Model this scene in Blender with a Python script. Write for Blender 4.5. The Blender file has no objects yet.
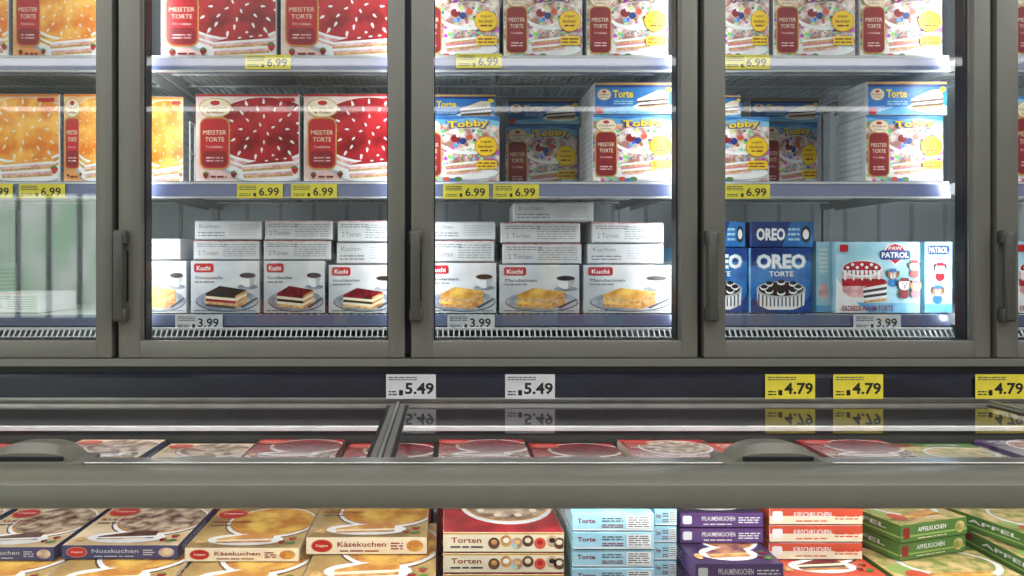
import bpy, bmesh, math, random
from mathutils import Vector, Matrix
random.seed(4)
S=bpy.context.scene
CX,CY,F,ZC,D0=445,265,720,1.35,1.8
def wx(px,d): return (px-CX)*d/F
def wz(py,d): return ZC-(py-CY)*d/F
def yy(d): return d-D0
# ---------------------------------------------------------------- materials
M={}
def lin(c):
    g=sum(c)/3; c=tuple(g+(v-g)*.93 for v in c)   # slightly muted print inks
    return tuple(((v/255)/12.92 if v/255<=0.04045 else ((v/255+0.055)/1.055)**2.4) for v in c)+(1,)
def mat(name,c,rough=.5,metal=0,em=0,c2=None,scale=16,detail=2,lo=.38,hi=.62,var=.86):
    m=bpy.data.materials.new(name); m.use_nodes=True; nt=m.node_tree; n=nt.nodes; b=n['Principled BSDF']
    b.inputs['Roughness'].default_value=rough; b.inputs['Metallic'].default_value=metal
    tc=n.new('ShaderNodeTexCoord'); ns=n.new('ShaderNodeTexNoise'); ns.inputs['Scale'].default_value=scale; ns.inputs['Detail'].default_value=detail
    nt.links.new(tc.outputs['Object'],ns.inputs['Vector'])
    r=n.new('ShaderNodeValToRGB'); r.color_ramp.elements[0].position=lo; r.color_ramp.elements[1].position=hi
    a=lin(c)
    if c2 is None: r.color_ramp.elements[0].color=tuple(v*var for v in a[:3])+(1,); r.color_ramp.elements[1].color=a
    else: r.color_ramp.elements[0].color=a; r.color_ramp.elements[1].color=lin(c2)
    nt.links.new(ns.outputs['Fac'],r.inputs['Fac']); nt.links.new(r.outputs['Color'],b.inputs['Base Color'])
    if em:
        b.inputs['Emission Color'].default_value=a; b.inputs['Emission Strength'].default_value=em
        if c2 is not None: nt.links.new(r.outputs['Color'],b.inputs['Emission Color'])
    M[name]=m; return m
def glass(name,base,k,tint):
    m=bpy.data.materials.new(name); m.use_nodes=True; nt=m.node_tree; n=nt.nodes; n.clear()
    o=n.new('ShaderNodeOutputMaterial'); mx=n.new('ShaderNodeMixShader'); t=n.new('ShaderNodeBsdfTransparent'); g=n.new('ShaderNodeBsdfGlossy')
    t.inputs['Color'].default_value=tint; g.inputs['Roughness'].default_value=.025
    lw=n.new('ShaderNodeLayerWeight'); lw.inputs['Blend'].default_value=.5
    p=n.new('ShaderNodeMath'); p.operation='POWER'; p.inputs[1].default_value=5
    a=n.new('ShaderNodeMath'); a.operation='MULTIPLY_ADD'; a.inputs[1].default_value=k; a.inputs[2].default_value=base
    L=nt.links.new
    L(lw.outputs['Facing'],p.inputs[0]); L(p.outputs[0],a.inputs[0]); L(a.outputs[0],mx.inputs[0]); L(t.outputs[0],mx.inputs[1]); L(g.outputs[0],mx.inputs[2]); L(mx.outputs[0],o.inputs[0])
    M[name]=m
def confetti(name,bg,sc=72,sat=1.0,thr=.40):
    m=bpy.data.materials.new(name); m.use_nodes=True; nt=m.node_tree; n=nt.nodes; b=n['Principled BSDF']; L=nt.links.new
    b.inputs['Roughness'].default_value=.35
    tc=n.new('ShaderNodeTexCoord'); v=n.new('ShaderNodeTexVoronoi'); v.inputs['Scale'].default_value=sc
    L(tc.outputs['Object'],v.inputs['Vector'])
    hs=n.new('ShaderNodeHueSaturation'); hs.inputs['Saturation'].default_value=sat; hs.inputs['Value'].default_value=.7
    L(v.outputs['Color'],hs.inputs['Color'])
    lt=n.new('ShaderNodeMath'); lt.operation='LESS_THAN'; lt.inputs[1].default_value=thr; L(v.outputs['Distance'],lt.inputs[0])
    ns=n.new('ShaderNodeTexNoise'); ns.inputs['Scale'].default_value=26; ns.inputs['Detail'].default_value=3; L(tc.outputs['Object'],ns.inputs['Vector'])
    r=n.new('ShaderNodeValToRGB'); r.color_ramp.elements[0].position=.42; r.color_ramp.elements[0].color=lin((160,104,98)); r.color_ramp.elements[1].position=.62; r.color_ramp.elements[1].color=lin(bg)
    L(ns.outputs['Fac'],r.inputs['Fac'])
    mx=n.new('ShaderNodeMixRGB'); L(lt.outputs[0],mx.inputs[0]); L(r.outputs['Color'],mx.inputs[1]); L(hs.outputs['Color'],mx.inputs[2]); L(mx.outputs[0],b.inputs['Base Color'])
    M[name]=m
mat('frame',(116,117,110),.38,.2,var=.97)
mat('handle',(86,87,82),.4,.3); mat('liddle',(112,112,102),.35,.1,var=.95); mat('liddark',(60,61,57),.4,.1)
mat('bar',(120,120,109),.34,.2,var=.97)
mat('alu',(176,177,174),.3,.8)
mat('gasket',(14,16,22),.5)
mat('navy',(24,28,44),.3)
mat('darkrec',(40,42,43),.5)
mat('lip',(90,98,136),.25,var=.95); mat('decklip',(72,80,110),.25,var=.95)
mat('wire',(196,199,200),.35)
mat('liner',(164,171,175),.5,var=.97)
mat('linerdk',(146,151,155),.5)
mat('chestwall',(74,75,78),.4)
mat('led',(250,252,255),.5,0,5)
mat('white',(228,229,229),.4); mat('card',(202,204,207),.5); mat('cream',(228,214,184),.4); mat('black',(18,18,20),.5)
mat('grey',(116,118,124),.5); mat('lgrey',(176,179,185),.5); mat('dgrey',(70,72,78),.5)
mat('red',(184,22,32),.35); mat('dred',(134,16,26),.35); mat('orange',(230,130,28),.35); mat('yellow',(238,200,24),.35)
mat('gold',(196,152,70),.35); mat('pink',(214,116,136),.4); mat('blush',(228,192,190),.4,c2=(196,130,132),scale=40,detail=3)
mat('blue',(22,90,164),.35,c2=(42,120,188)); mat('dblue',(14,36,98),.35,c2=(24,62,138)); mat('lblue',(138,190,210),.4,c2=(170,208,222)); mat('sky',(76,150,200),.35,c2=(122,182,214))
mat('purple',(90,58,120),.35); mat('dpurple',(60,40,80),.35); mat('indigo',(52,54,100),.35)
mat('green',(76,120,48),.4); mat('lgreen',(146,176,92),.4); mat('ored',(208,76,50),.35)
mat('brown',(100,58,34),.4,c2=(66,36,22),scale=60); mat('choc',(58,32,24),.4,c2=(30,18,14),scale=40); mat('sponge',(216,176,112),.5,c2=(172,122,70),scale=90,detail=4)
mat('redcake',(124,8,18),.25,c2=(190,32,42),scale=14,detail=3); mat('orcake',(220,116,22),.25,c2=(244,182,78),scale=16,detail=3)
mat('cheese',(230,186,84),.4,c2=(186,120,42),scale=24,detail=4); mat('crust',(172,108,48),.5,c2=(208,156,90),scale=60)
mat('cherrytop',(142,22,38),.3,c2=(70,8,16),scale=60,detail=4); mat('plumtop',(100,46,70),.4,c2=(190,130,90),scale=45,detail=4)
mat('crumb',(216,184,124),.5,c2=(124,136,58),scale=40,detail=5); mat('cocoa',(96,62,44),.5,c2=(200,178,150),scale=38,detail=5)
mat('warmbg',(190,160,116),.4,c2=(220,198,162),scale=9,detail=3); mat('warmor',(222,146,78),.4,c2=(240,202,146),scale=9); mat('table',(136,106,60),.4,c2=(192,160,94),scale=11,detail=3)
mat('rosebg',(212,172,168),.4,c2=(236,222,214),scale=9,detail=3)
mat('tagy',(232,218,54),.5); mat('tagw',(208,211,215),.5); mat('skin',(206,150,100),.4); mat('tan',(168,112,66),.4)
mat('cup',(228,229,231),.3); mat('plate',(116,122,134),.3,c2=(170,176,186),scale=20); mat('gradbg',(178,182,188),.45,c2=(216,218,221),scale=7)
mat('floor',(176,172,164),.25,c2=(188,184,176),scale=3); mat('ceil',(214,214,210),.8); mat('wall',(206,206,198),.7); mat('steel',(150,152,150),.4,.5)
mat('daylight',(170,216,176),.5,0,5,c2=(240,250,240),scale=1.4)
glass('door_glass',.085,.7,(.92,.95,.94,1)); glass('lid_glass',.06,.72,(.88,.90,.91,1)); glass('front_glass',.03,.5,(.96,.97,.97,1))
confetti('confetti',(232,224,216))
confetti('nuts',(200,170,130),60,.5)
# ---------------------------------------------------------------- mesh builder
_txt={}
def textgeo(s,bold):
    k=(s,bold)
    if k in _txt: return _txt[k]
    cu=bpy.data.curves.new('t','FONT'); cu.body=s; cu.offset=bold; cu.resolution_u=2
    ob=bpy.data.objects.new('t',cu); S.collection.objects.link(ob)
    dg=bpy.context.evaluated_depsgraph_get(); me=bpy.data.meshes.new_from_object(ob.evaluated_get(dg))
    vs=[(v.co.x,v.co.y) for v in me.vertices]; fs=[tuple(p.vertices) for p in me.polygons]
    bpy.data.objects.remove(ob); bpy.data.curves.remove(cu); bpy.data.meshes.remove(me)
    x0=min(v[0] for v in vs);x1=max(v[0] for v in vs);y0=min(v[1] for v in vs);y1=max(v[1] for v in vs)
    vs=[((x-x0)/(x1-x0)-.5,(y-y0)/(y1-y0)-.5) for x,y in vs]
    _txt[k]=(vs,fs); return _txt[k]
class MB:
    def __init__(s): s.v=[];s.f=[];s.m=[];s.names=[]
    def mi(s,n):
        if n not in s.names: s.names.append(n)
        return s.names.index(n)
    def add(s,vs,fs,mt):
        b=len(s.v); s.v+= [tuple(v) for v in vs]; i=s.mi(mt)
        for f in fs: s.f.append(tuple(b+k for k in f)); s.m.append(i)
    def box(s,x0,x1,y0,y1,z0,z1,mt,ch=0,rot=None):
        bm=bmesh.new(); bmesh.ops.create_cube(bm,size=1)
        bmesh.ops.scale(bm,vec=(x1-x0,y1-y0,z1-z0),verts=bm.verts)
        if ch: bmesh.ops.bevel(bm,geom=bm.edges[:],offset=ch,segments=2 if ch>.002 else 1,profile=.5,affect='EDGES')
        if rot is not None: bmesh.ops.transform(bm,matrix=rot,verts=bm.verts)
        bmesh.ops.translate(bm,vec=((x0+x1)/2,(y0+y1)/2,(z0+z1)/2),verts=bm.verts)
        bm.verts.index_update()
        s.add([v.co[:] for v in bm.verts],[[v.index for v in f.verts] for f in bm.faces],mt); bm.free()
    def extr(s,prof,x0,x1,mt):
        n=len(prof); vs=[(x0,y,z) for y,z in prof]+[(x1,y,z) for y,z in prof]
        fs=[(i,(i+1)%n,n+(i+1)%n,n+i) for i in range(n)]+[tuple(range(n))[::-1],tuple(range(n,2*n))]
        s.add(vs,fs,mt)
    def rod(s,a,b,r,mt,n=5):
        a=Vector(a);b=Vector(b);d=(b-a).normalized(); u=d.orthogonal().normalized(); w=d.cross(u)
        vs=[]
        for p in (a,b):
            for i in range(n):
                t=2*math.pi*i/n; vs.append(p+u*math.cos(t)*r+w*math.sin(t)*r)
        s.add(vs,[(i,(i+1)%n,n+(i+1)%n,n+i) for i in range(n)]+[tuple(range(n))[::-1],tuple(range(n,2*n))],mt)
    def mesh(s,name):
        me=bpy.data.meshes.new(name); me.from_pydata(s.v,[],s.f)
        for n in s.names: me.materials.append(M[n])
        me.polygons.foreach_set('material_index',s.m)
        me.polygons.foreach_set('use_smooth',[True]*len(s.f)); me.set_sharp_from_angle(angle=math.radians(32)); me.update(); return me
    def obj(s,name,loc=(0,0,0),rz=0):
        return put(name,s.mesh(name),loc,rz)
def put(name,me,loc=(0,0,0),rz=0):
    o=bpy.data.objects.new(name,me); o.location=loc; o.rotation_euler=(0,0,rz); S.collection.objects.link(o); return o
class Face:
    def __init__(s,mb,O,U,V,N):
        s.mb=mb;s.O=Vector(O);s.U=Vector(U);s.V=Vector(V);s.N=Vector(N);s.k=1; s.ar=s.U.length/s.V.length
    def P(s,u,v): return s.O+s.U*u+s.V*v+s.N*(.00012*s.k)
    def poly(s,pts,mt,clip=True):
        if clip:
            for ax,lim,sg in((0,0.004,1),(0,.996,-1),(1,0.004,1),(1,.996,-1)):
                out=[]; n=len(pts)
                for i in range(n):
                    a=pts[i];b=pts[(i+1)%n]; ia=(a[ax]-lim)*sg>=0; ib=(b[ax]-lim)*sg>=0
                    if ia: out.append(a)
                    if ia!=ib:
                        t=(lim-a[ax])/(b[ax]-a[ax]); out.append((a[0]+(b[0]-a[0])*t,a[1]+(b[1]-a[1])*t))
                pts=out
                if len(pts)<3: return
        s.mb.add([s.P(*p) for p in pts],[tuple(range(len(pts)))],mt); s.k+=1
    def rect(s,u0,v0,u1,v1,mt): s.poly([(u0,v0),(u1,v0),(u1,v1),(u0,v1)],mt)
    def ell(s,cx,cy,rx,ry,mt,n=24,a=0):
        s.poly([(cx+rx*math.cos(a)*math.cos(t)-ry*math.sin(a)*math.sin(t),cy+rx*math.sin(a)*math.cos(t)+ry*math.cos(a)*math.sin(t)) for t in [2*math.pi*i/n for i in range(n)]],mt)
    def rrect(s,u0,v0,u1,v1,mt,r=.3):
        rx=r*min((u1-u0),(v1-v0)/s.ar); ry=rx*s.ar; p=[]
        for cx,cy,a0 in((u1-rx,v1-ry,0),(u0+rx,v1-ry,90),(u0+rx,v0+ry,180),(u1-rx,v0+ry,270)):
            for j in range(5):
                t=math.radians(a0+j*22.5); p.append((cx+rx*math.cos(t),cy+ry*math.sin(t)))
        s.poly(p,mt)
    def text(s,cx,cy,w,h,st,mt,bold=.015,a=0):
        vs,fs=textgeo(st,bold); c,sn=math.cos(a),math.sin(a)
        s.mb.add([s.P(cx+(x*w)*c-(y*h)*sn/s.ar, cy+(x*w)*sn*s.ar+(y*h)*c) for x,y in vs],fs,mt); s.k+=1
    def lines(s,u0,v0,u1,v1,n,mt,fill=.45):
        k0=s.k
        for i in range(n):
            s.k=k0; y=v1-(v1-v0)*(i+.5)/n; h=(v1-v0)/n*fill/2; x=u0
            while x<u1-.01:
                L=min(u1-x,random.uniform(.03,.12)); s.rect(x,y-h,x+L,y+h,mt); s.k=k0; x+=L+.015
        s.k=k0+1
    def slice(s,x,y,w,h,top,side,sh=.5):
        n=len(side); sh=min(.72,sh+.18); t=h*sh/n; yl=y+h*sh-h*.06; yr=y+h*(sh+.10); k0=s.k
        for i,mt in enumerate(side):
            s.k=k0
            a=yl-i*t*.92;b=yr-i*t*1.02
            s.poly([(x+.01*i*w,a-t*.92),(x+w*.93,b-t*1.02),(x+w*.93,b),(x+.01*i*w,a)],mt)
            s.k=k0; s.poly([(x+w*.93,b-t*1.02),(x+w,b-t*.8),(x+w,b+t*.2),(x+w*.93,b)],mt)
        s.k=k0
        s.poly([(x,yl),(x+w*.93,yr),(x+w,yr+t*.2),(x+w*.97,y+h*.93),(x+w*.84,y+h),(x+w*.66,y+h*.98)],top)
        s.k=k0+1
    def block(s,x,y,w,h,top,side,end='crust'):
        n=len(side); k0=s.k; H=h*.5
        for i,mt in enumerate(side):
            s.k=k0; a=y+H-i*H/n; b=a-H/n
            s.poly([(x,b),(x+w*.72,b-h*.10),(x+w*.72,a-h*.10),(x,a)],mt)
            s.k=k0; s.poly([(x+w*.72,b-h*.10),(x+w,b+h*.12),(x+w,a+h*.12),(x+w*.72,a-h*.10)],mt if i%2 else end)
        s.k=k0; s.poly([(x,y+H),(x+w*.72,y+H-h*.10),(x+w,y+H+h*.12),(x+w*.34,y+h*.78)],top); s.k=k0+1
    def drop(s,cx,cy,r,mt,a=0):
        pts=[]
        for i in range(12):
            t=2*math.pi*i/12; q=r*(1 if math.cos(t)<.3 else 1+1.6*(math.cos(t)-.3)); pts.append((q*math.cos(t),r*.7*math.sin(t)))
        s.poly([(cx+px*math.cos(a)-py*math.sin(a),cy+(px*math.sin(a)+py*math.cos(a))*s.ar) for px,py in pts],mt)
    def berry(s,cx,cy,r):
        q=s.ar; s.poly([(cx-r,cy+r*q*.5),(cx-r*.7,cy-r*q*.4),(cx,cy-r*q*1.2),(cx+r*.7,cy-r*q*.4),(cx+r,cy+r*q*.5),(cx,cy+r*q*.8)],'redcake'); s.poly([(cx-r*.9,cy+r*q*.8),(cx,cy+r*q*.3),(cx+r*.9,cy+r*q*.8),(cx,cy+r*q*1.3)],'green')
# ---------------------------------------------------------------- artworks
def plaque(f,u0,u1,v0,v1,mt='red'):
    f.rrect(u0-.012,v0-.015,u1+.012,v1+.015,'gold',.25); f.rrect(u0,v0,u1,v1,mt,.25); f.rrect(u0+.02,v0+.02,u1-.02,v0+(v1-v0)*.35,'dred',.25)
    w=u1-u0;c=(u0+u1)/2;h=v1-v0
    f.text(c,v0+h*.72,w*.82,h*.09,'MEISTER','cream',.0); f.text(c,v0+h*.58,w*.68,h*.09,'TORTE','cream',.0)
    f.text(c,v0+h*.43,w*.6,h*.05,'Frischkäse','blush'); f.lines(c-w*.3,v0+h*.12,c+w*.3,v0+h*.24,2,'blush')
def logo(f,cx,cy,rx,ry):
    f.ell(cx,cy,rx,ry,'gold'); f.ell(cx,cy,rx*.93,ry*.92,'cream'); f.ell(cx,cy+ry*.5,rx*.3,ry*.25,'red',12); f.text(cx,cy-ry*.02,rx*1.5,ry*.36,'Coppen','dred',.01); f.text(cx,cy-ry*.48,rx*1.0,ry*.22,'& Wiese','dred',.01)
def art_torte(cake,bg,dropm,side2):
    def a(fr,tp,lf,rt):
        f=fr; f.rect(0,0,1,1,bg); f.rect(0,.97,1,1,'orange' if cake=='orcake' else 'red')
        C=(.66,.60)
        f.ell(.66,.43,.62,.40,'lgrey',44); f.ell(.66,.45,.60,.38,'white',44)
        f.ell(.66,.49,.54,.37,side2,44); f.ell(.66,.52,.54,.37,'white',44); f.ell(.66,.545,.54,.37,side2,44); f.ell(C[0],C[1]-.01,.545,.375,'white',44); f.ell(C[0],C[1],.525,.358,cake,44)
        k=f.k
        for n_,ra,rb,sz,ph in((17,.455,.305,.018,.1),(13,.34,.225,.016,.3),(8,.22,.14,.014,.0),(4,.09,.05,.013,.4)):
            for i in range(n_):
                t=2*math.pi*i/n_+ph; f.k=k; f.drop(C[0]+ra*math.cos(t),C[1]+rb*math.sin(t),sz,dropm,t)
        f.k=k+1
        f.ell(.70,.085,.36,.10,'lgrey',30); f.ell(.70,.095,.345,.088,'white',30)
        f.slice(.44,.05,.50,.26,cake,['white','blush','sponge','white','blush','sponge'],.44)
        k=f.k
        for (x,y,a) in((.68,.245,.1),(.78,.26,.1),(.86,.27,.1)): f.k=k; f.drop(x,y,.011,dropm,a)
        f.k=k+1
        plaque(f,.05,.32,.16,.72,'red'); logo(f,.19,.84,.16,.11)
        f.berry(.10,.08,.03); f.berry(.37,.09,.03); f.berry(.96,.14,.035); f.lines(.15,.04,.3,.09,1,'dred'); f.rrect(.80,.91,.96,.95,'red',.3)
        for g in(tp,): g.rect(0,0,1,1,'cream'); g.lines(.05,.3,.95,.7,2,'dred')
        for g in(lf,rt): g.lines(.1,.1,.9,.9,9,'lgrey')
    return a
def art_conf(fr,tp,lf,rt):
    f=fr; f.rect(0,0,1,1,'confetti'); f.poly([(.0,.92),(.3,.86),(.7,.90),(1,.84),(1,1),(0,1)],'sky'); f.poly([(.0,.97),(.4,.94),(.7,.97),(1,.92),(1,1),(0,1)],'blue')
    f.ell(.62,.62,.36,.20,'white',30); f.ell(.62,.64,.34,.17,'confetti',30)
    f.ell(.60,.14,.40,.12,'lgrey',30); f.ell(.60,.15,.38,.10,'white',30)
    f.slice(.34,.08,.44,.34,'confetti',['white','sponge','pink','white','sponge','blush','white'],.45)
    k=f.k
    for i in range(14): f.k=k; f.ell(.48+.024*i,.36+.015*(i%3)+.003*i,.012,.012,['red','blue','yellow','green','pink'][i%5],7)
    f.k=k+1
    f.ell(.47,.66,.06,.06,'dred',12); f.ell(.56,.62,.045,.05,'dblue',12); f.ell(.64,.68,.04,.04,'ored',12); f.ell(.50,.70,.025,.025,'white',10); f.ell(.6,.57,.025,.03,'tan',10); f.ell(.47,.55,.03,.03,'sky',10)
    plaque(f,.04,.29,.10,.74,'dred'); logo(f,.165,.84,.13,.10)
    f.text(.62,.86,.54,.15,'Tobby','dblue',.06,.06); f.text(.62,.865,.5,.13,'Tobby','yellow',.03,.06)
    f.ell(.84,.54,.14,.15,'orange'); f.ell(.84,.54,.13,.14,'yellow'); f.text(.84,.60,.14,.04,'super','dred',.01); f.text(.84,.54,.18,.045,'lecker','dred',.01); f.lines(.77,.45,.91,.5,1,'dred')
    f.rrect(.72,.20,.97,.33,'yellow',.3); f.lines(.74,.22,.95,.31,2,'dred')
    f.ell(.5,.05,.05,.035,'green',10); f.ell(.36,.05,.05,.035,'ored',10); f.ell(.43,.035,.04,.03,'blue',10)
    tp.rect(0,0,1,1,'sky')
    for g in(lf,rt): g.lines(.1,.1,.9,.9,9,'lgrey')
def art_bluelong(fr,tp,lf,rt):
    f=fr; f.rect(0,0,1,1,'blue'); f.rect(0,.82,1,1,'dblue'); f.rect(0,.9,1,.97,'gold')
    f.poly([(0,0),(1,0),(1,.16),(.5,.26),(0,.12)],'sky'); logo(f,.12,.6,.09,.18)
    f.text(.36,.62,.26,.24,'Torte','yellow',.03); f.lines(.24,.28,.5,.42,2,'lblue'); f.ell(.74,.22,.25,.13,'white')
    f.slice(.54,.16,.40,.58,'cream',['white','brown','white','brown','sponge'],.4); f.ell(.94,.75,.04,.08,'yellow',12); f.ell(.06,.1,.05,.12,'red',12)
    tp.rect(0,0,1,1,'sky')
    for g in(lf,rt): g.lines(.1,.1,.9,.9,4,'lgrey')
def art_coffee(top,side,title):
    def a(fr,tp,lf,rt):
        f=fr; f.rect(0,0,1,1,'gradbg'); f.poly([(0,0),(1,0),(1,.2),(.5,.30),(0,.22)],'lgrey')
        f.ell(.53,.23,.46,.21,'dgrey',30); f.ell(.53,.245,.45,.20,'plate',30); f.ell(.53,.24,.34,.14,'lgrey',30)
        f.ell(.83,.50,.15,.05,'plate'); f.poly([(.71,.72),(.95,.72),(.91,.54),(.86,.50),(.80,.50),(.75,.54)],'cup'); f.poly([(.86,.71),(.95,.71),(.91,.54),(.86,.50)],'lgrey')
        f.ell(.83,.72,.12,.055,'grey'); f.ell(.83,.72,.11,.045,'choc')
        f.block(.22,.13,.60,.50,top,side)
        f.poly([(.72,.12),(.96,.30),(.98,.28),(.76,.09)],'dgrey')
        f.rrect(.05,.78,.33,.95,'red',.25); f.text(.19,.86,.2,.09,'Kuchi','white',.02)
        f.text(.27,.68,.40,.06,title,'dgrey',.0); f.lines(.06,.57,.34,.62,1,'grey'); f.lines(.05,.03,.4,.07,1,'dgrey'); f.lines(.6,.03,.95,.07,1,'grey')
        tp.rect(0,0,1,1,'card'); tp.lines(.1,.1,.8,.5,4,'grey')
        for g in(lf,rt): g.lines(.1,.1,.9,.9,6,'lgrey')
    return a
def art_side(fr,tp,lf,rt):
    f=fr; f.text(.22,.72,.3,.2,'Kuchen','grey',.0); f.lines(.05,.15,.45,.45,2,'grey',.4); f.lines(.52,.2,.95,.85,5,'lgrey',.4); f.rect(.02,.01,.98,.05,'grey'); f.rect(0,.93,1,.98,'lgrey')
    tp.lines(.1,.1,.8,.5,4,'lgrey')
def art_plain(fr,tp,lf,rt):
    f=fr; f.lines(.05,.66,.5,.88,2,'grey',.4); f.text(.22,.36,.3,.24,'2 Torten','grey',0); f.lines(.45,.15,.95,.85,6,'grey',.3); f.rect(.0,.93,1,.99,'blush'); f.rect(.02,.01,.98,.05,'grey')
def art_bis(fr,tp,lf,rt):
    f=fr; f.rect(0,0,1,1,'dblue'); f.poly([(0,.2),(.4,.55),(1,.45),(1,.8),(0,.72)],'blue'); f.ell(.5,.36,.5,.3,'blue')
    f.poly([(.1,.34),(.9,.34),(.88,.12),(.7,.05),(.3,.05),(.12,.12)],'white')
    k=f.k
    for i in range(12): f.k=k; f.rect(.12+.064*i,.1,.145+.064*i,.3,'dgrey')
    f.k=k+1
    f.ell(.5,.36,.41,.13,'lgrey'); f.ell(.5,.37,.37,.11,'choc')
    k=f.k
    for i in range(8):
        t=2*math.pi*i/8; f.k=k; f.ell(.5+.28*math.cos(t),.39+.08*math.sin(t),.07,.045,'white',12); f.k=k+1; f.ell(.5+.28*math.cos(t),.405+.08*math.sin(t),.06,.03,'black',12)
    f.k=k+2
    f.text(.5,.79,.84,.24,'OREO','sky',.07); f.text(.5,.79,.8,.22,'OREO','white',.035)
    f.text(.5,.6,.4,.08,'TORTE','white',.02)
    tp.rect(0,0,1,1,'dblue')
    for g in(lf,rt): g.rect(0,0,1,1,'sky'); g.lines(.1,.2,.9,.8,7,'white')
def art_bisflat(fr,tp,lf,rt):
    f=fr; f.rect(0,0,1,1,'dblue'); f.poly([(.5,0),(1,0),(1,1),(.65,1)],'blue'); f.text(.32,.5,.46,.5,'OREO','white',.04); f.lines(.6,.2,.78,.8,3,'lblue'); f.ell(.88,.5,.08,.34,'black',14); f.ell(.88,.5,.05,.2,'white',14)
    tp.rect(0,0,1,1,'dblue')
    for g in(lf,rt): g.rect(0,0,1,1,'dblue')
def dog(f,cx,cy,r,fur,hat,ear):
    q=f.ar
    f.ell(cx,cy-r*q*1.5,r*.9,r*q*.9,hat,14); f.ell(cx-r*.95,cy+.1*r,r*.32,r*q*.7,ear,12,.3); f.ell(cx+r*.95,cy+.1*r,r*.32,r*q*.7,ear,12,-.3)
    f.ell(cx,cy,r,r*q*.95,fur,18); f.ell(cx,cy-r*q*.38,r*.55,r*q*.45,'white',14)
    f.ell(cx-r*.35,cy+r*q*.2,r*.2,r*q*.25,'white',10); f.ell(cx+r*.35,cy+r*q*.2,r*.2,r*q*.25,'white',10)
    f.ell(cx-r*.33,cy+r*q*.17,r*.1,r*q*.14,'black',8); f.ell(cx+r*.33,cy+r*q*.17,r*.1,r*q*.14,'black',8)
    f.ell(cx,cy-r*q*.2,r*.17,r*q*.13,'black',8); f.ell(cx,cy-r*q*.55,r*.22,r*q*.1,'dred',8)
    f.poly([(cx-r*.85,cy+r*q*.55),(cx+r*.85,cy+r*q*.55),(cx+r*.6,cy+r*q*1.15),(cx-r*.6,cy+r*q*1.15)],hat)
def art_pup(fr,tp,lf,rt):
    f=fr; f.rect(0,0,1,1,'lblue'); f.poly([(0,0),(1,0),(1,.14),(0,.14)],'sky'); f.poly([(0,0),(.0,.5),(.25,.14),(.4,0)],'white')
    f.ell(.31,.28,.27,.13,'white'); f.poly([(.07,.62),(.55,.62),(.54,.30),(.45,.22),(.17,.22),(.08,.30)],'blush'); f.poly([(.07,.48),(.55,.48),(.545,.38),(.075,.38)],'redcake')
    f.ell(.31,.62,.24,.12,'white'); f.ell(.31,.63,.225,.10,'redcake')
    k=f.k
    for i in range(9): f.k=k; f.poly([(.09+.05*i,.60),(.13+.05*i,.60),(.12+.05*i,.46+.06*(i%2)),(.10+.05*i,.46+.06*(i%2))],'white')
    for i in range(7): f.k=k; f.ell(.14+.056*i,.64+.04*(i%2),.02,.022,'white',8)
    f.k=k+1
    f.slice(.32,.14,.28,.34,'redcake',['white','choc','white','choc','white','sponge'],.5)
    f.poly([(.54,.82),(.61,.96),(.70,.99),(.79,.96),(.86,.82),(.70,.66)],'white'); f.poly([(.56,.82),(.62,.94),(.70,.97),(.78,.94),(.84,.82),(.70,.69)],'red')
    f.rrect(.52,.75,.88,.88,'dblue',.3); f.text(.70,.815,.32,.08,'PATROL','white',.03); f.text(.70,.91,.16,.05,'PAW','white',.02)
    dog(f,.67,.54,.06,'tan','blue','brown'); dog(f,.92,.66,.06,'lgrey','red','dgrey'); dog(f,.80,.40,.07,'white','dred','black'); dog(f,.93,.38,.06,'skin','pink','tan')
    f.text(.36,.07,.6,.075,'ERDBEER-RAHM-TORTE','dred',.02); f.rrect(.03,.86,.13,.96,'red',.2)
    tp.rect(0,0,1,1,'lblue')
    for g in(lf,rt): g.rect(0,0,1,1,'lblue'); g.lines(.1,.1,.9,.3,4,'white')
def art_pupside(fr,tp,lf,rt):
    f=fr; f.rect(0,0,1,1,'lblue'); f.rect(0,0,1,.12,'sky'); f.rrect(.1,.82,.9,.95,'dblue',.3); f.text(.5,.885,.7,.08,'PATROL','white'); dog(f,.55,.62,.19,'white','red','black'); dog(f,.45,.3,.19,'tan','blue','brown'); tp.rect(0,0,1,1,'lblue'); lf.rect(0,0,1,1,'lblue')
def art_pupend(fr,tp,lf,rt):
    f=fr; f.rect(0,0,1,1,'lblue'); f.rect(0,0,1,.1,'sky'); f.lines(.2,.55,.8,.92,6,'white'); f.ell(.5,.3,.35,.12,'blush'); 
    for g in(tp,lf,rt): g.rect(0,0,1,1,'lblue')
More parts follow.
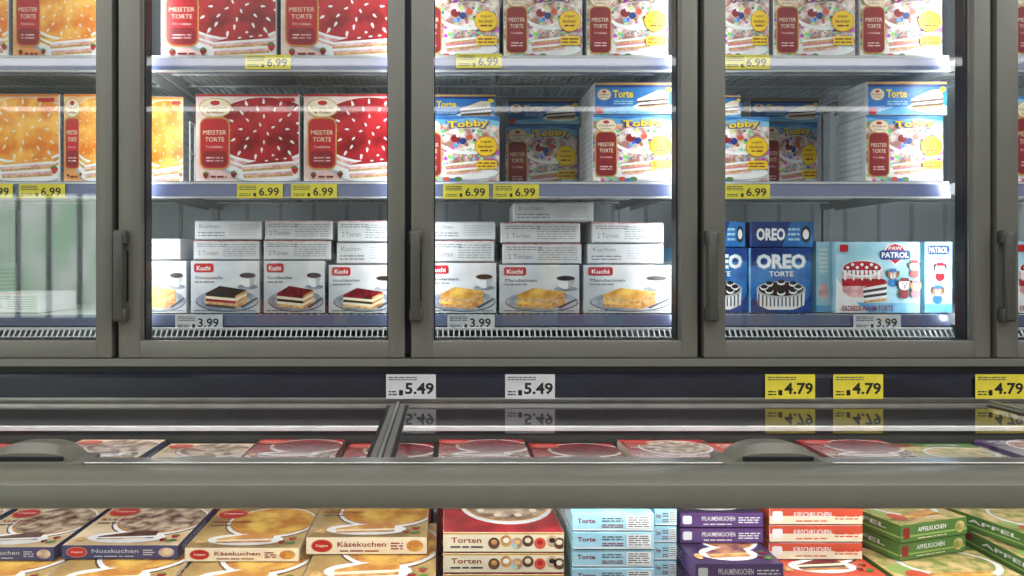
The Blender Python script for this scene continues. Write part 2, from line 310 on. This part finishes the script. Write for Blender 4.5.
def flat_art(topc,slicetop,sidem,frontbg,ftxt,fcol,plate='white',lg=True,bg='warmbg',band=None,sidebg=None,name='KUCHEN'):
    def a(fr,tp,lf,rt):
        t=tp; t.rect(0,0,1,1,bg)
        t.ell(.62,.60,.44,.40,'brown' if bg!='dpurple' else 'purple',30); t.ell(.62,.61,.43,.39,plate,30); t.ell(.62,.62,.40,.36,'crust',30); t.ell(.62,.635,.385,.345,topc,30)
        t.ell(.48,.18,.34,.13,plate,24); t.slice(.22,.1,.50,.24,slicetop,sidem,.3)
        t.berry(.9,.2,.04); t.berry(.82,.12,.035); t.ell(.9,.1,.05,.03,'green',8,.5); t.ell(.1,.12,.05,.05,'sponge',8)
        if lg: t.ell(.18,.80,.15,.12,'gold'); t.ell(.18,.80,.14,.11,'red'); t.text(.18,.81,.2,.06,'Coppen','cream',.01); t.text(.24,.60,.36,.06,name,'dred',.02); t.lines(.06,.48,.24,.53,1,'dgrey')
        else: t.text(.3,.84,.45,.09,name,'white',.02); t.lines(.08,.7,.3,.75,1,'white')
        f=fr; f.rect(0,0,1,1,frontbg)
        if band: f.rect(0,.5,1,1,band)
        if lg: f.ell(.13,.5,.09,.4,'gold'); f.ell(.13,.5,.083,.36,'red'); f.text(.13,.5,.1,.2,'Coppen','cream'); f.ell(.9,.5,.07,.35,topc,14)
        else: f.rrect(.03,.2,.14,.8,'white',.2)
        f.text(.46,.6,.40,.3,ftxt,fcol if not band else 'white',.01); f.lines(.28,.12,.62,.28,1,fcol); f.lines(.70,.25,.96 if not lg else .8,.75,3,fcol)
        for g in(lf,rt): g.rect(0,0,1,1,sidebg or frontbg); g.lines(.1,.2,.7,.8,3,fcol)
    return a
def art_cookie(fr,tp,lf,rt):
    tp.rect(0,0,1,1,'redcake'); tp.ell(.57,.55,.42,.40,'white',30); tp.ell(.57,.57,.39,.36,'crust',30); tp.ell(.57,.58,.37,.34,'cocoa',30)
    k=tp.k
    for i in range(10):
        t=2*math.pi*i/10; tp.k=k; tp.ell(.57+.29*math.cos(t),.58+.26*math.sin(t),.035,.04,'cream',10)
    tp.k=k+1
    tp.ell(.18,.78,.14,.12,'gold'); tp.ell(.18,.78,.13,.11,'red'); tp.text(.24,.55,.34,.06,'HASELNUSS','white',.02)
    f=fr; f.rect(0,0,1,1,'cream'); f.rect(0,.9,1,1,'gold'); f.text(.19,.6,.25,.28,'Torten','dred',.01); f.lines(.06,.15,.34,.35,1,'dgrey')
    k=f.k
    for i,x in enumerate((.42,.52,.61,.70,.80,.9,.96)): f.k=k; f.ell(x,.45+.12*(i%2),.048,.3,['brown','crust','nuts','brown','ored','nuts','brown'][i],14); f.k=k+1; f.ell(x,.5+.1*(i%2),.026,.14,['crust','white','sponge','cream','redcake','choc','cream'][i],10)
    for g in(lf,rt): g.rect(0,0,1,1,'cream')
def art_ltblue(fr,tp,lf,rt):
    tp.rect(0,0,1,1,'lblue'); tp.ell(.5,.5,.35,.3,'white'); tp.text(.5,.5,.5,.12,'Torte','dred')
    f=fr; f.rect(0,0,1,1,'lblue'); f.rect(0,.0,1,.08,'white'); f.text(.17,.58,.22,.28,'Torte','dred',.02); f.lines(.36,.5,.62,.8,2,'dgrey'); f.lines(.36,.15,.62,.4,2,'dred'); f.rect(.66,.12,.96,.88,'white'); f.lines(.68,.18,.94,.84,5,'dgrey')
    for g in(lf,rt): g.rect(0,0,1,1,'lblue'); g.rect(.3,.1,.8,.9,'white'); g.lines(.35,.2,.75,.8,3,'grey')
def art_green(fr,tp,lf,rt):
    t=tp; t.rect(0,0,1,1,'crumb'); t.poly([(0,.84),(1,.74),(1,1),(0,1)],'green'); t.ell(.58,.44,.40,.34,'white',30); t.ell(.58,.46,.36,.29,'crumb',30); t.slice(.3,.1,.5,.28,'crumb',['crust','cheese','crust'],.3)
    t.rrect(.05,.80,.25,.95,'dred',.2); t.text(.6,.88,.4,.07,'APFELKUCHEN','white',.02); t.ell(.12,.3,.09,.1,'lgreen',14); t.ell(.2,.18,.09,.1,'ored',14)
    f=fr; f.rect(0,0,1,1,'green'); f.rect(0,.28,1,.38,'lgreen'); f.rrect(.03,.2,.13,.85,'dred',.2); f.text(.46,.66,.42,.26,'APFELKUCHEN','white',.01); f.lines(.25,.1,.7,.22,1,'cream'); f.ell(.88,.5,.08,.35,'crumb',14)
    for g in(lf,rt): g.rect(0,0,1,1,'green'); g.rect(0,.25,1,.36,'lgreen'); g.rrect(.1,.45,.25,.85,'dred',.2); g.text(.6,.65,.5,.25,'APFEL','white',.02)
K={
 'strawberry_torte_box':('card',art_torte('redcake','rosebg','white','blush')),
 'orange_torte_box':('card',art_torte('orcake','warmor','cream','cheese')),
 'confetti_torte_box':('card',art_conf),'celebration_torte_box':('card',art_bluelong),
 'chocolate_cake_box':('card',art_coffee('choc',['choc','cream','redcake','sponge','brown'],'Donauwelle')),
 'cherry_cake_box':('card',art_coffee('cherrytop',['cherrytop','cream','choc','cream','sponge'],'Kirschkuchen')),
 'sponge_cake_box':('card',art_coffee('cheese',['cheese','sponge','cheese','crust'],'Mandarinen')),
 'frozen_cake_carton':('card',art_side),'plain_cake_carton':('card',art_plain),
 'biscuit_torte_box':('dblue',art_bis),'biscuit_torte_carton':('dblue',art_bisflat),
 'puppy_torte_box':('lblue',art_pup),'puppy_torte_carton':('lblue',art_pupside),'puppy_torte_package':('lblue',art_pupend),
 'cheesecake_box':('cream',flat_art('cheese','cheese',['cheese','cream','crust'],'cream','Käsekuchen','dred',bg='table',name='KÄSEKUCHEN')),
 'nut_cake_box':('indigo',flat_art('cocoa','brown',['brown','white','cocoa','white'],'indigo','Nusskuchen','lgrey',bg='warmbg')),
 'berry_cake_box':('dred',flat_art('cherrytop','cherrytop',['cherrytop','white','sponge'],'dred','Kirschkuchen','cream',bg='redcake')),
 'cookie_torte_box':('cream',art_cookie),'layer_torte_carton':('lblue',art_ltblue),
 'plum_cake_box':('purple',flat_art('plumtop','plumtop',['plumtop','sponge','crust'],'purple','PFLAUMENKUCHEN','white',bg='dpurple',lg=False,name='PFLAUMEN')),
 'poppy_cake_box':('white',flat_art('cherrytop','cherrytop',['cream','dgrey','crust'],'cream','KIRSCHKUCHEN','ored',bg='ored',band='ored',lg=False,name='KIRSCHE',sidebg='ored')),
 'apple_cake_box':('green',art_green),
}
_bx={}
def pbox(kind,cx,y,z,w,h,dp,rz=0):
    key=(kind,round(w,3),round(h,3),round(dp,3))
    if key not in _bx:
        mb=MB(); base,art=K[kind]
        mb.box(-w/2,w/2,0,dp,0,h,base,.0012)
        fr=Face(mb,(-w/2,0,0),(w,0,0),(0,0,h),(0,-1,0)); tp=Face(mb,(-w/2,0,h),(w,0,0),(0,dp,0),(0,0,1))
        lf=Face(mb,(-w/2,dp,0),(0,-dp,0),(0,0,h),(-1,0,0)); rt=Face(mb,(w/2,0,0),(0,dp,0),(0,0,h),(1,0,0))
        art(fr,tp,lf,rt); _bx[key]=mb.mesh(kind)
    return put(kind,_bx[key],(cx,y,z),rz)
def pb(kind,px0,px1,pyt,base,d,dp,rz=0,n=1,h=None):
    """one product (n deep) standing on height base, front at distance d"""
    x0,x1=wx(px0,d),wx(px1,d); hh=h or (wz(pyt,d)-base)
    for k in range(n): pbox(kind,(x0+x1)/2,yy(d)+k*(dp+.008),base+.0006,x1-x0-.004,hh-.0028,dp,rz)
    return base+hh
# ---------------------------------------------------------------- upright freezer
DX=[wx(118+293*(i-1),1.8) for i in range(5)]; DW=287*.0025
XL=DX[0]-.06; XR=DX[4]+DW+.06
ZD0=wz(358,1.8); ZD1=2.32; YB=.80
ZS=[1.915,1.5766,1.217]   # shelf tops
mb=MB()
mb.box(XL,XR,YB,YB+.06,1.05,2.45,'liner',.003)
mb.box(XL-.06,XL,-.0,YB+.06,1.05,2.45,'frame',.004); mb.box(XR,XR+.06,-.0,YB+.06,1.05,2.45,'frame',.004)
mb.box(XL,XR,.05,YB,2.38,2.45,'liner',.002)
mb.box(XL-.06,XR+.06,-.02,.05,ZD1+.008,2.62,'frame',.006)
mb.box(XL,XR,.07,YB,1.09,1.125,'liner',.002)
for i in range(6):
    x=(DX[i] if i<5 else DX[4]+DW+.0175)-.00875
    mb.box(x-.022,x+.022,.062,.095,1.125,2.38,'alu',.002)
    mb.box(x-.0085,x+.0085,.03,.062,1.125,2.38,'gasket')
    mb.box(x-.006,x+.006,.0955,.099,1.2,2.34,'led')
    mb.box(x-.012,x+.012,YB-.012,YB,1.13,2.36,'linerdk',.001)
x=XL+.05
while x<XR-.03: mb.box(x,x+.012,YB-.0025,YB,1.3,2.3,'linerdk'); x+=.12
mb.obj('upright_freezer_cabinet')
mb=MB()
mb.box(XL-.06,XR+.06,.0,.07,1.095,ZD0-.002,'frame',.002)
mb.box(XL-.06,XR+.06,.012,.07,1.075,1.095,'darkrec')
mb.extr([(-.03,wz(399,1.77)),(-.03,wz(378,1.77)),(-.02,wz(375,1.77)),(.05,wz(375,1.77)),(.05,wz(399,1.77))],XL-.06,XR+.06,'navy')
mb.box(XL-.06,XR+.06,-.034,-.0305,wz(399,1.77),wz(397.5,1.77),'alu')
mb.box(XL-.06,XR+.06,-.025,.05,1.011,wz(399,1.77)-.0005,'alu')
mb.obj('cabinet_base_rail')
for i in range(5):
    x0=DX[i];x1=x0+DW; mb=MB(); ls,rs,bt=.055,.042,.043
    mb.box(x0,x0+ls,0,.045,ZD0,ZD1,'frame',.004); mb.box(x1-rs,x1,0,.045,ZD0,ZD1,'frame',.004)
    mb.box(x0+ls-.002,x1-rs+.002,.0015,.0435,ZD0,ZD0+bt,'frame',.003); mb.box(x0+ls-.002,x1-rs+.002,.0015,.0435,ZD1-.06,ZD1,'frame',.003)
    a,b,c,d=x0+ls,x1-rs,ZD0+bt,ZD1-.06
    mb.add([(a,.022,c),(b,.022,c),(b,.022,d),(a,.022,d)],[(0,1,2,3)],'door_glass')
    for q in((a-.01,a+.005,c-.01,d+.01),(b-.005,b+.01,c-.01,d+.01),(a+.005,b-.005,c-.01,c+.003),(a+.005,b-.005,d-.003,d+.01)):
        mb.box(q[0],q[1],.024,.061,q[2],q[3],'gasket')
    for q in((a+.0,a+.002,c,d),(b-.002,b,c,d)):
        mb.box(q[0],q[1],.016,.0215,q[2],q[3],'alu')
    hz0,hz1=wz(322,1.78),wz(230,1.78)
    mb.box(x0-.003,x0+.030,-.028,.0,hz1-.035,hz1,'handle',.006); mb.box(x0-.003,x0+.030,-.028,.0,hz0,hz0+.035,'handle',.006)
    mb.box(x0-.0005,x0+.024,-.034,-.014,hz0+.004,hz1-.004,'handle',.007)
    mb.box(x0+.024,x0+.0265,-.006,0,hz0+.05,hz1-.05,'gasket')
    mb.obj('freezer_door')
for i in range(5):
    x0=DX[i]+.016; x1=DX[i]+DW-.015
    for k,z in enumerate(ZS):
        mb=MB(); zt=z-.001
        if k<2:
            mb.extr([(.128,zt-.046),(.122,zt-.042),(.130,zt-.004),(.136,zt),(.150,zt),(.150,zt-.010),(.142,zt-.014),(.140,zt-.046)],x0,x1,'lip')
            mb.box(x0+.001,x1-.001,.1205,.1335,zt-.0465,zt-.043,'wire',.0005)
            mb.box(x0+.001,x1-.001,.127,.1295,zt-.009,zt-.003,'wire',.0004)
        else:
            mb.extr([(.130,zt-.032),(.124,zt-.028),(.130,zt+.000),(.136,zt),(.150,zt),(.150,zt-.032)],x0,x1,'decklip')
            n=48
            for j in range(n):
                x=x0+.006+(x1-x0-.012)*j/(n-1)
                mb.rod((x,.118,zt-.036),(x,.100,zt-.058),.0024,'wire',4)
            mb.box(x0,x1,.114,.128,zt-.040,zt-.033,'wire',.001); mb.box(x0,x1,.098,.106,zt-.064,zt-.055,'wire',.001)
            mb.box(x0,x1,.100,.14,zt-.076,zt-.066,'linerdk')
        n=34
        for j in range(n):
            x=x0+.01+(x1-x0-.02)*j/(n-1)
            mb.rod((x,.150,zt-.003),(x,.74,zt-.003),.0026,'wire',5)
        for y in(.17,.30,.44,.58,.72): mb.rod((x0+.005,y,zt-.0085),(x1-.005,y,zt-.0085),.003,'wire',5)
        for x in(x0+.002,x1-.004):
            mb.box(x,x+.003,.15,.785,zt-.03,zt-.0005,'wire',.0005)
        mb.obj('wire_shelf')
def divider(px,d,z,h=.17):
    mb=MB(); X=wx(px,d); y0=yy(d)
    for j in range(13): mb.rod((X,y0+.04*j,z+.002),(X,y0+.04*j,z+h),.0022,'wire',5)
    for q in(.004,h*.5,h): mb.rod((X,y0-.003,z+q),(X,y0+.485,z+q),.0028,'wire',5)
    mb.obj('shelf_divider')
divider(190,2.0,ZS[1])
# ---------------------------------------------------------------- upright products
dS=1.985
def row(kind,spans,top,base,dp,n=2,d=dS):
    for a,b in spans: pb(kind,a,b,top,base,d,dp,n=n)
row('orange_torte_box',[(-150,-78),(-75,9),(12,98)],-30,ZS[0],.10,3)
row('orange_torte_box',[(-145,-50),(-47,60),(63,112)],93,ZS[1],.10,3)
pb('strawberry_torte_box',-150,-60,262,ZS[2],dS,.18,n=2); pb('plain_cake_carton',-20,40,292,ZS[2],dS,.2)
row('strawberry_torte_box',[(160,277),(280,396)],-30,ZS[0],.10,3)
row('strawberry_torte_box',[(195,300),(303,404)],93,ZS[1],.09,3)
pb('orange_torte_box',128,184,96,ZS[1],2.12,.09,n=3)
def col(kinds,px0,px1,tops,d=dS,dp=.19,base=None,rzs=None):
    z=base if base is not None else ZS[2]
    for i,(k,t) in enumerate(zip(kinds,tops)):
        r=0 if not rzs else rzs[i]; a,b=(px0[i],px1[i]) if isinstance(px0,(list,tuple)) else (px0,px1)
        dd=d if i==0 else d+.006+.01*abs(math.sin(i*7+a))
        z=pb(k,a,b,t,z,dd,dp,r)
    return z
c,s2='frozen_cake_carton','plain_cake_carton'
col(['sponge_cake_box',c],[128,140],[187,181],[260,238])
col(['chocolate_cake_box',s2,c],[190,193,194],[260,260,262],[260,240,220],rzs=[0,.01,0])
col(['cherry_cake_box',s2,s2],[263,263,264],[325,331,333],[260,240,220],rzs=[0,0,-.012])
col(['cherry_cake_box',c,s2],[328,336,337],[396,402,400],[264,242,220])
for q in(150,235,320): pb(s2,q,q+72,262,ZS[2],2.24,.19)
row('confetti_torte_box',[(416,500),(503,583),(586,669)],-12,ZS[0],.10,3)
z=pb('confetti_torte_box',416,500,115,ZS[1],dS,.15,n=2)
pb('celebration_torte_box',418,496,93,z,dS+.10,.15)
z=pb('confetti_torte_box',505,578,124,ZS[1],2.26,.12,n=2); pb('celebration_torte_box',507,580,98,z,2.26,.12)
z=pb('confetti_torte_box',592,674,114,ZS[1],dS,.20); pb('celebration_torte_box',594,674,81,z,dS,.2)
col(['sponge_cake_box',s2,c],[424,428,428],[497,495,496],[262,240,221])
col(['sponge_cake_box',s2,s2,c],[499,502,500,513],[580,582,581,594],[264,243,222,202],rzs=[0,0,.012,-.02])
col(['sponge_cake_box',c,s2],[583,587,591],[672,664,665],[264,243,222],rzs=[0,-.012,.05])
pb('biscuit_torte_box',675,705,246,ZS[2],2.03,.2)
for q in(430,515): pb(s2,q,q+72,262,ZS[2],2.24,.19)
row('confetti_torte_box',[(705,770),(773,856),(859,943)],-12,ZS[0],.10,3)
z=pb('confetti_torte_box',688,770,116,ZS[1],dS,.15,n=1); pb('celebration_torte_box',692,742,94,z,dS+.02,.13)
z=pb('confetti_torte_box',762,818,122,ZS[1],2.26,.12,n=2); pb('celebration_torte_box',750,820,98,z,2.26,.12)
z=pb('confetti_torte_box',865,944,115,ZS[1],dS,.15); pb('celebration_torte_box',867,948,80,z,dS,.15)
z=pb('biscuit_torte_box',690,748,247,ZS[2],dS+.01,.2); pb('biscuit_torte_carton',700,746,221,z,dS+.012,.2)
z=pb('biscuit_torte_box',750,812,247,ZS[2],dS,.2); pb('biscuit_torte_carton',750,814,221,z,dS+.01,.2)
pb('puppy_torte_package',815.5,831,241,ZS[2],dS+.03,.19)
pb('puppy_torte_box',835,921,241,ZS[2],dS,.2); pb('puppy_torte_carton',924,953,241,ZS[2],dS+.01,.2)
row('confetti_torte_box',[(1012,1095),(1098,1180)],-12,ZS[0],.10,2); row('confetti_torte_box',[(1012,1095),(1098,1180)],95,ZS[1],.10,2); row('puppy_torte_box',[(1012,1100),(1104,1190)],241,ZS[2],.2,1)
# ---------------------------------------------------------------- price tags
def tag(px,py,d,bgm,txt,w=.124,h=.038):
    mb=MB(); mb.box(-w/2,w/2,-.0012,0,-h/2,h/2,bgm)
    f=Face(mb,(-w/2,-.0012,-h/2),(w,0,0),(0,0,h),(0,-1,0))
    if h>.05: f.text(.67,.42,.58,.48,txt,'black',.03); f.lines(.05,.74,.62,.92,2,'dgrey'); f.lines(.05,.12,.22,.35,2,'black'); f.rect(.26,.14,.34,.36,'black')
    else: f.text(.70,.45,.44,.60,txt,'black',.02); f.lines(.05,.55,.42,.9,3,'dgrey'); f.lines(.05,.12,.3,.35,2,'black'); f.rect(.36,.12,.42,.36,'black')
    mb.obj('price_tag',(wx(px,d),yy(d),wz(py,d)))
dt=1.9195
for px,py,t in((268,62,'6.99'),(479,61,'6.99'),(747,62,'6.99'),(42,191,'6.99'),(260,191,'6.99'),(314,191,'6.99'),(466,191.5,'6.99'),(516,191.5,'6.99'),(747,191.5,'6.99'),(-10,191,'6.99')):
    tag(px,py,dt,'tagy',t,.122,.038)
for px,t in((199,'3.99'),(471,'3.99'),(877,'3.99')): tag(px,322,1.92,'tagw',t,.126,.040)
for px,m,t in((411,'tagw','5.49'),(530,'tagw','5.49'),(790,'tagy','4.79'),(858,'tagy','4.79'),(1000,'tagy','4.79')): tag(px,386.5,1.765,m,t,.122,.060)
# ---------------------------------------------------------------- chest freezer
ZL=1.008; yLF=yy(1.2)
CXL,CXR=XL-.06,XR+.06
mb=MB()
prof=[(yy(1.10),.980),(yy(1.095),.99),(yy(1.094),1.0),(yy(1.098),1.014),(yy(1.106),1.021),(yy(1.118),1.026),(yy(1.14),1.0285),(yy(1.185),1.022),(yy(1.205),1.016),(yy(1.205),1.002),(yy(1.15),.99),(yy(1.14),.977),(yy(1.108),.975)]
mb.extr(prof,CXL,CXR,'bar')
mb.box(CXL,CXR,yy(1.18),yy(1.212),1.0225,1.0265,'alu',.001)
mb.box(CXL,CXR,yy(1.15),yy(1.17),.9815,.988,'led')
mb.box(CXL,CXR,yy(1.10),yy(1.15),.12,.72,'bar',.01)
mb.box(CXL+.02,CXR-.02,yy(1.15),yy(2.0),.0,.12,'gasket')
mb.box(CXL,CXR,yy(1.15),yy(1.98),.12,.18,'liner')
mb.box(CXL+.05,CXR-.05,yy(1.15),yy(1.93),.66,.698,'liner')
mb.box(CXL,CXR,yy(1.93),yy(1.98),.18,1.0,'chestwall')
mb.box(CXL,CXR,yy(1.915),yy(1.93),.908,.920,'white',.001)
for x in(CXL,CXR-.05): mb.box(x,x+.05,yy(1.15),yy(1.93),.18,1.0,'bar',.004)
gx=[(CXL+.05,.72),(CXR-.05,.72),(CXR-.05,.978),(CXL+.05,.978)]
mb.add([(x,yy(1.135),z) for x,z in gx],[(0,1,2,3)],'front_glass')
mb.obj('chest_freezer')
LB=[CXL+.04,wx(399,1.78),wx(985,1.78),CXR-.04]
for i in range(3):
    x0,x1=LB[i]+.004,LB[i+1]-.004; mb=MB(); y0,y1=yLF+.012,yy(1.79)
    mb.add([(x0+.02,y0,ZL+.002),(x1-.02,y0,ZL+.002),(x1-.02,y1-.04,ZL+.002),(x0+.02,y1-.04,ZL+.002)],[(0,1,2,3)],'lid_glass')
    mb.box(x0,x0+.014,y0,y1-.045,ZL-.004,ZL+.006,'frame',.002); mb.box(x1-.014,x1,y0,y1-.045,ZL-.004,ZL+.006,'frame',.002)
    mb.box(x0+.0,x0+.022,y0,y1-.045,ZL-.001,ZL+.003,'gasket'); mb.box(x1-.022,x1,y0,y1-.045,ZL-.001,ZL+.003,'gasket')
    mb.box(x0,x1,yy(1.206),y0+.022,ZL-.004,ZL+.008,'alu',.002); mb.box(x0,x1,y1-.05,y1-.042,ZL-.004,ZL+.006,'alu',.001)
    hx={0:-.682,1:.545,2:x0+.6}[i]
    # grip: solid bow with sloping front, dark strip painting in the shade of a finger slot and a wide foot
    N=18; pr=[]; pf=[]
    for j in range(N+1):
        t=-1+2*j/N; pr.append((hx+t*.074, ZL+.018+.030*(1-abs(t)**3.5))); pf.append((hx+t*.082, ZL+.014+.020*(1-abs(t)**3.5)))
    ya,ym,yb=yy(1.178),yy(1.192),yy(1.235)
    lowf=[(hx+.082,ZL+.010),(hx-.082,ZL+.010)]; lowr=[(hx+.074,ZL+.008),(hx-.074,ZL+.008)]
    A=pf+lowf; B=pr+lowr; n=len(A)
    vs=[(x,ya,z) for x,z in A]+[(x,ym,z) for x,z in B]+[(x,yb,z-.004) for x,z in B]
    fs=[(k,(k+1)%n,n+(k+1)%n,n+k) for k in range(n)]+[(n+k,n+(k+1)%n,2*n+(k+1)%n,2*n+k) for k in range(n)]+[tuple(range(n))[::-1],tuple(range(2*n,3*n))]
    mb.add(vs,fs,'liddle')
    mb.box(hx-.090,hx+.090,yy(1.174),yy(1.24),ZL+.011,ZL+.020,'liddle',.003)
    mb.box(hx-.058,hx+.058,yy(1.1762),yy(1.179),ZL+.0215,ZL+.029,'gasket',.001)
    mb.obj('sliding_glass_lid')
for i in(1,2):
    mb=MB(); x=LB[i]; mb.box(x-.0035,x+.0035,yy(1.212),yy(1.765),.99,ZL+.010,'alu',.001); mb.obj('lid_divider_rail')
ZB=.698
def stack(kind,x0,x1,d0,d1,zt,zb=ZB,rz=0,th=.032):
    n=max(1,round((zt-zb)/th)); h=(zt-zb)/n
    for k in range(n):
        j=random.uniform(-.003,.003)
        pbox(kind,(x0+x1)/2,yy(d0)+abs(j)*1.5,zb+k*h+.0005,round(x1-x0-.008,3),h-.0026,round(d1-d0-.01,3),rz+j*1.2)
cb=[-.99,-.86,-.67,-.452,-.238,-.0115]
lo_t=[.83,.828,.83,.826,.838]
for i in range(5):
    stack(['nut_cake_box','cheesecake_box','cheesecake_box','cheesecake_box','cheesecake_box'][i],cb[i],cb[i+1],1.155,1.44,lo_t[i])
up=['nut_cake_box','nut_cake_box','nut_cake_box','cheesecake_box','cheesecake_box']
for i in range(5):
    x0,x1=cb[i],cb[i+1]
    stack(up[i],x0-.012,x1-.016,1.27,1.49,lo_t[i]+(.026 if i<4 else .032),zb=lo_t[i],th=.026)
stack('cookie_torte_box',-.007,.203,1.20,1.46,.905,th=.034)
stack('layer_torte_carton',.208,.352,1.195,1.46,.938,th=.0295)
stack('layer_torte_carton',.354,.400,1.23,1.46,.935,th=.0295)
stack('plum_cake_box',.402,.552,1.165,1.40,.868); stack('plum_cake_box',.404,.556,1.245,1.46,.922,zb=.868,th=.027)
stack('poppy_cake_box',.558,.735,1.185,1.41,.838); stack('poppy_cake_box',.560,.730,1.25,1.46,.93,zb=.838,th=.031)
stack('apple_cake_box',.742,.965,1.165,1.36,.835,th=.035)
stack('apple_cake_box',.782,.945,1.27,1.47,.90,zb=.835,rz=.30,th=.0325)
stack('apple_cake_box',.975,1.2,1.165,1.40,.855); stack('apple_cake_box',1.005,1.18,1.25,1.45,.885,zb=.855,rz=.26)
x=-1.9
for kind,xe in(('cheesecake_box',-1.65),('nut_cake_box',-1.43),('nut_cake_box',-1.21),('cheesecake_box',-.995)): stack(kind,x+.003,xe,1.16,1.45,.86); x=xe
x=1.205
for kind,xe in(('plum_cake_box',1.42),('poppy_cake_box',1.63),('apple_cake_box',1.85)): stack(kind,x,xe,1.16,1.45,.87); x=xe
x=-1.9
bk=['cheesecake_box','nut_cake_box','berry_cake_box','nut_cake_box','nut_cake_box','nut_cake_box','berry_cake_box','berry_cake_box','berry_cake_box','berry_cake_box','cookie_torte_box','poppy_cake_box','apple_cake_box','apple_cake_box','plum_cake_box','poppy_cake_box']
for i,kd in enumerate(bk):
    stack(kd,x,x+.23,1.51,1.70,.885+.01*(i%2),th=.045); stack(kd if i%3 else 'berry_cake_box',x,x+.23,1.715,1.905,.892-.01*(i%2),th=.045); x+=.235
# ---------------------------------------------------------------- room
def slab(name,x0,x1,y0,y1,z0,z1,m):
    mb=MB(); mb.box(x0,x1,y0,y1,z0,z1,m); mb.obj(name)
slab('floor',-8,8,-10,1.4,-.1,0,'floor'); slab('ceiling',-8,8,-10,1.4,3.5,3.6,'ceil')
slab('wall_back',-8,8,1.0,1.1,0,3.5,'wall'); slab('wall_front',-8,8,-10,-9.9,0,3.5,'wall'); slab('wall_left',-8.1,-8,-10,1.4,0,3.5,'wall'); slab('wall_right',8,8.1,-10,1.4,0,3.5,'wall')
mb=MB()
for k in range(6):
    x=-7.9+.5*k; mb.box(x,x+.42,-9.9,-9.88,.5,2.5,'daylight'); mb.box(x+.42,x+.5,-9.9,-9.85,.4,2.6,'steel',.004)
mb.box(-7.95,-4.9,-9.9,-9.84,.4,.5,'steel',.004); mb.box(-7.95,-4.9,-9.9,-9.84,2.5,2.6,'steel',.004)
mb.obj('window_1')
mb=MB(); cols=['red','green','yellow','blue','white','orange','lgreen','cream','sky','purple']
for k in range(5):
    z=.1+.36*k; mb.box(-2.8,5,-4.7,-4.2,z,z+.03,'steel',.003)
    if k<4:
        x=-2.7
        while x<4.8:
            w=random.uniform(.1,.3); hh=random.uniform(.18,.28); mb.box(x,x+w-.01,-4.6,-4.22,z+.031,z+hh,random.choice(cols),.003); x+=w
mb.box(-2.8,5,-4.75,-4.7,0,1.6,'steel')
for x in(-2.8,0,2.5,4.96): mb.box(x,x+.04,-4.7,-4.2,0,1.6,'steel')
mb.obj('grocery_shelf')
def area(name,loc,sx,sy,pw,rot,col=(1,.98,.96)):
    l=bpy.data.lights.new(name,'AREA'); l.shape='RECTANGLE'; l.size=sx; l.size_y=sy; l.energy=pw; l.color=col
    o=bpy.data.objects.new(name,l); o.location=loc; o.rotation_euler=rot; S.collection.objects.link(o); return o
mb=MB()
for y in(-1.6,-3.4,-5.4,-7.6): mb.box(-6,6,y-.17,y+.17,3.40,3.48,'steel',.005)
mb.obj('ceiling_lamp_housing')
for y,p in((-1.6,140),(-3.4,115),(-5.4,60),(-7.6,55)): area('ceiling_tube_light',(0,y,3.395),11.6,.28,p,(0,0,0))
for i in range(6):
    x=(DX[i] if i<5 else DX[4]+DW+.0175)-.00875
    for sg in(-1,1):
        a=area('freezer_led_strip',(x+sg*.018,.102,1.77),.012,1.12,2.2,(0,0,0),(.93,.975,1))
        dv=Vector((sg*.62,.78,0)).normalized(); Z=-dv; Y=Vector((0,0,1)); X=Y.cross(Z)
        a.rotation_euler=Matrix((X,Y,Z)).transposed().to_euler()
area('chest_led_strip',((CXL+CXR)/2,yy(1.165),.980),CXR-CXL-.2,.012,4.8,(math.radians(22),0,0),(1,.98,.95))
area('chest_led_strip',((CXL+CXR)/2,yy(1.90),.952),CXR-CXL-.2,.012,3,(math.radians(-25),0,0),(1,.95,.93))
w=bpy.data.worlds.new('World'); S.world=w; w.use_nodes=True; w.node_tree.nodes['Background'].inputs[0].default_value=(.9,.95,1,1); w.node_tree.nodes['Background'].inputs[1].default_value=.4
cam=bpy.data.cameras.new('camera'); co=bpy.data.objects.new('camera',cam); S.collection.objects.link(co)
co.location=(0,-D0,ZC); co.rotation_euler=(math.radians(90),0,0); cam.sensor_width=36; cam.lens=F*36/1024
cam.shift_x=(512-CX)/1024; cam.shift_y=(CY-288)/1024; cam.clip_start=.05
S.camera=co
S.view_settings.view_transform='Standard'
S.view_settings.exposure=0
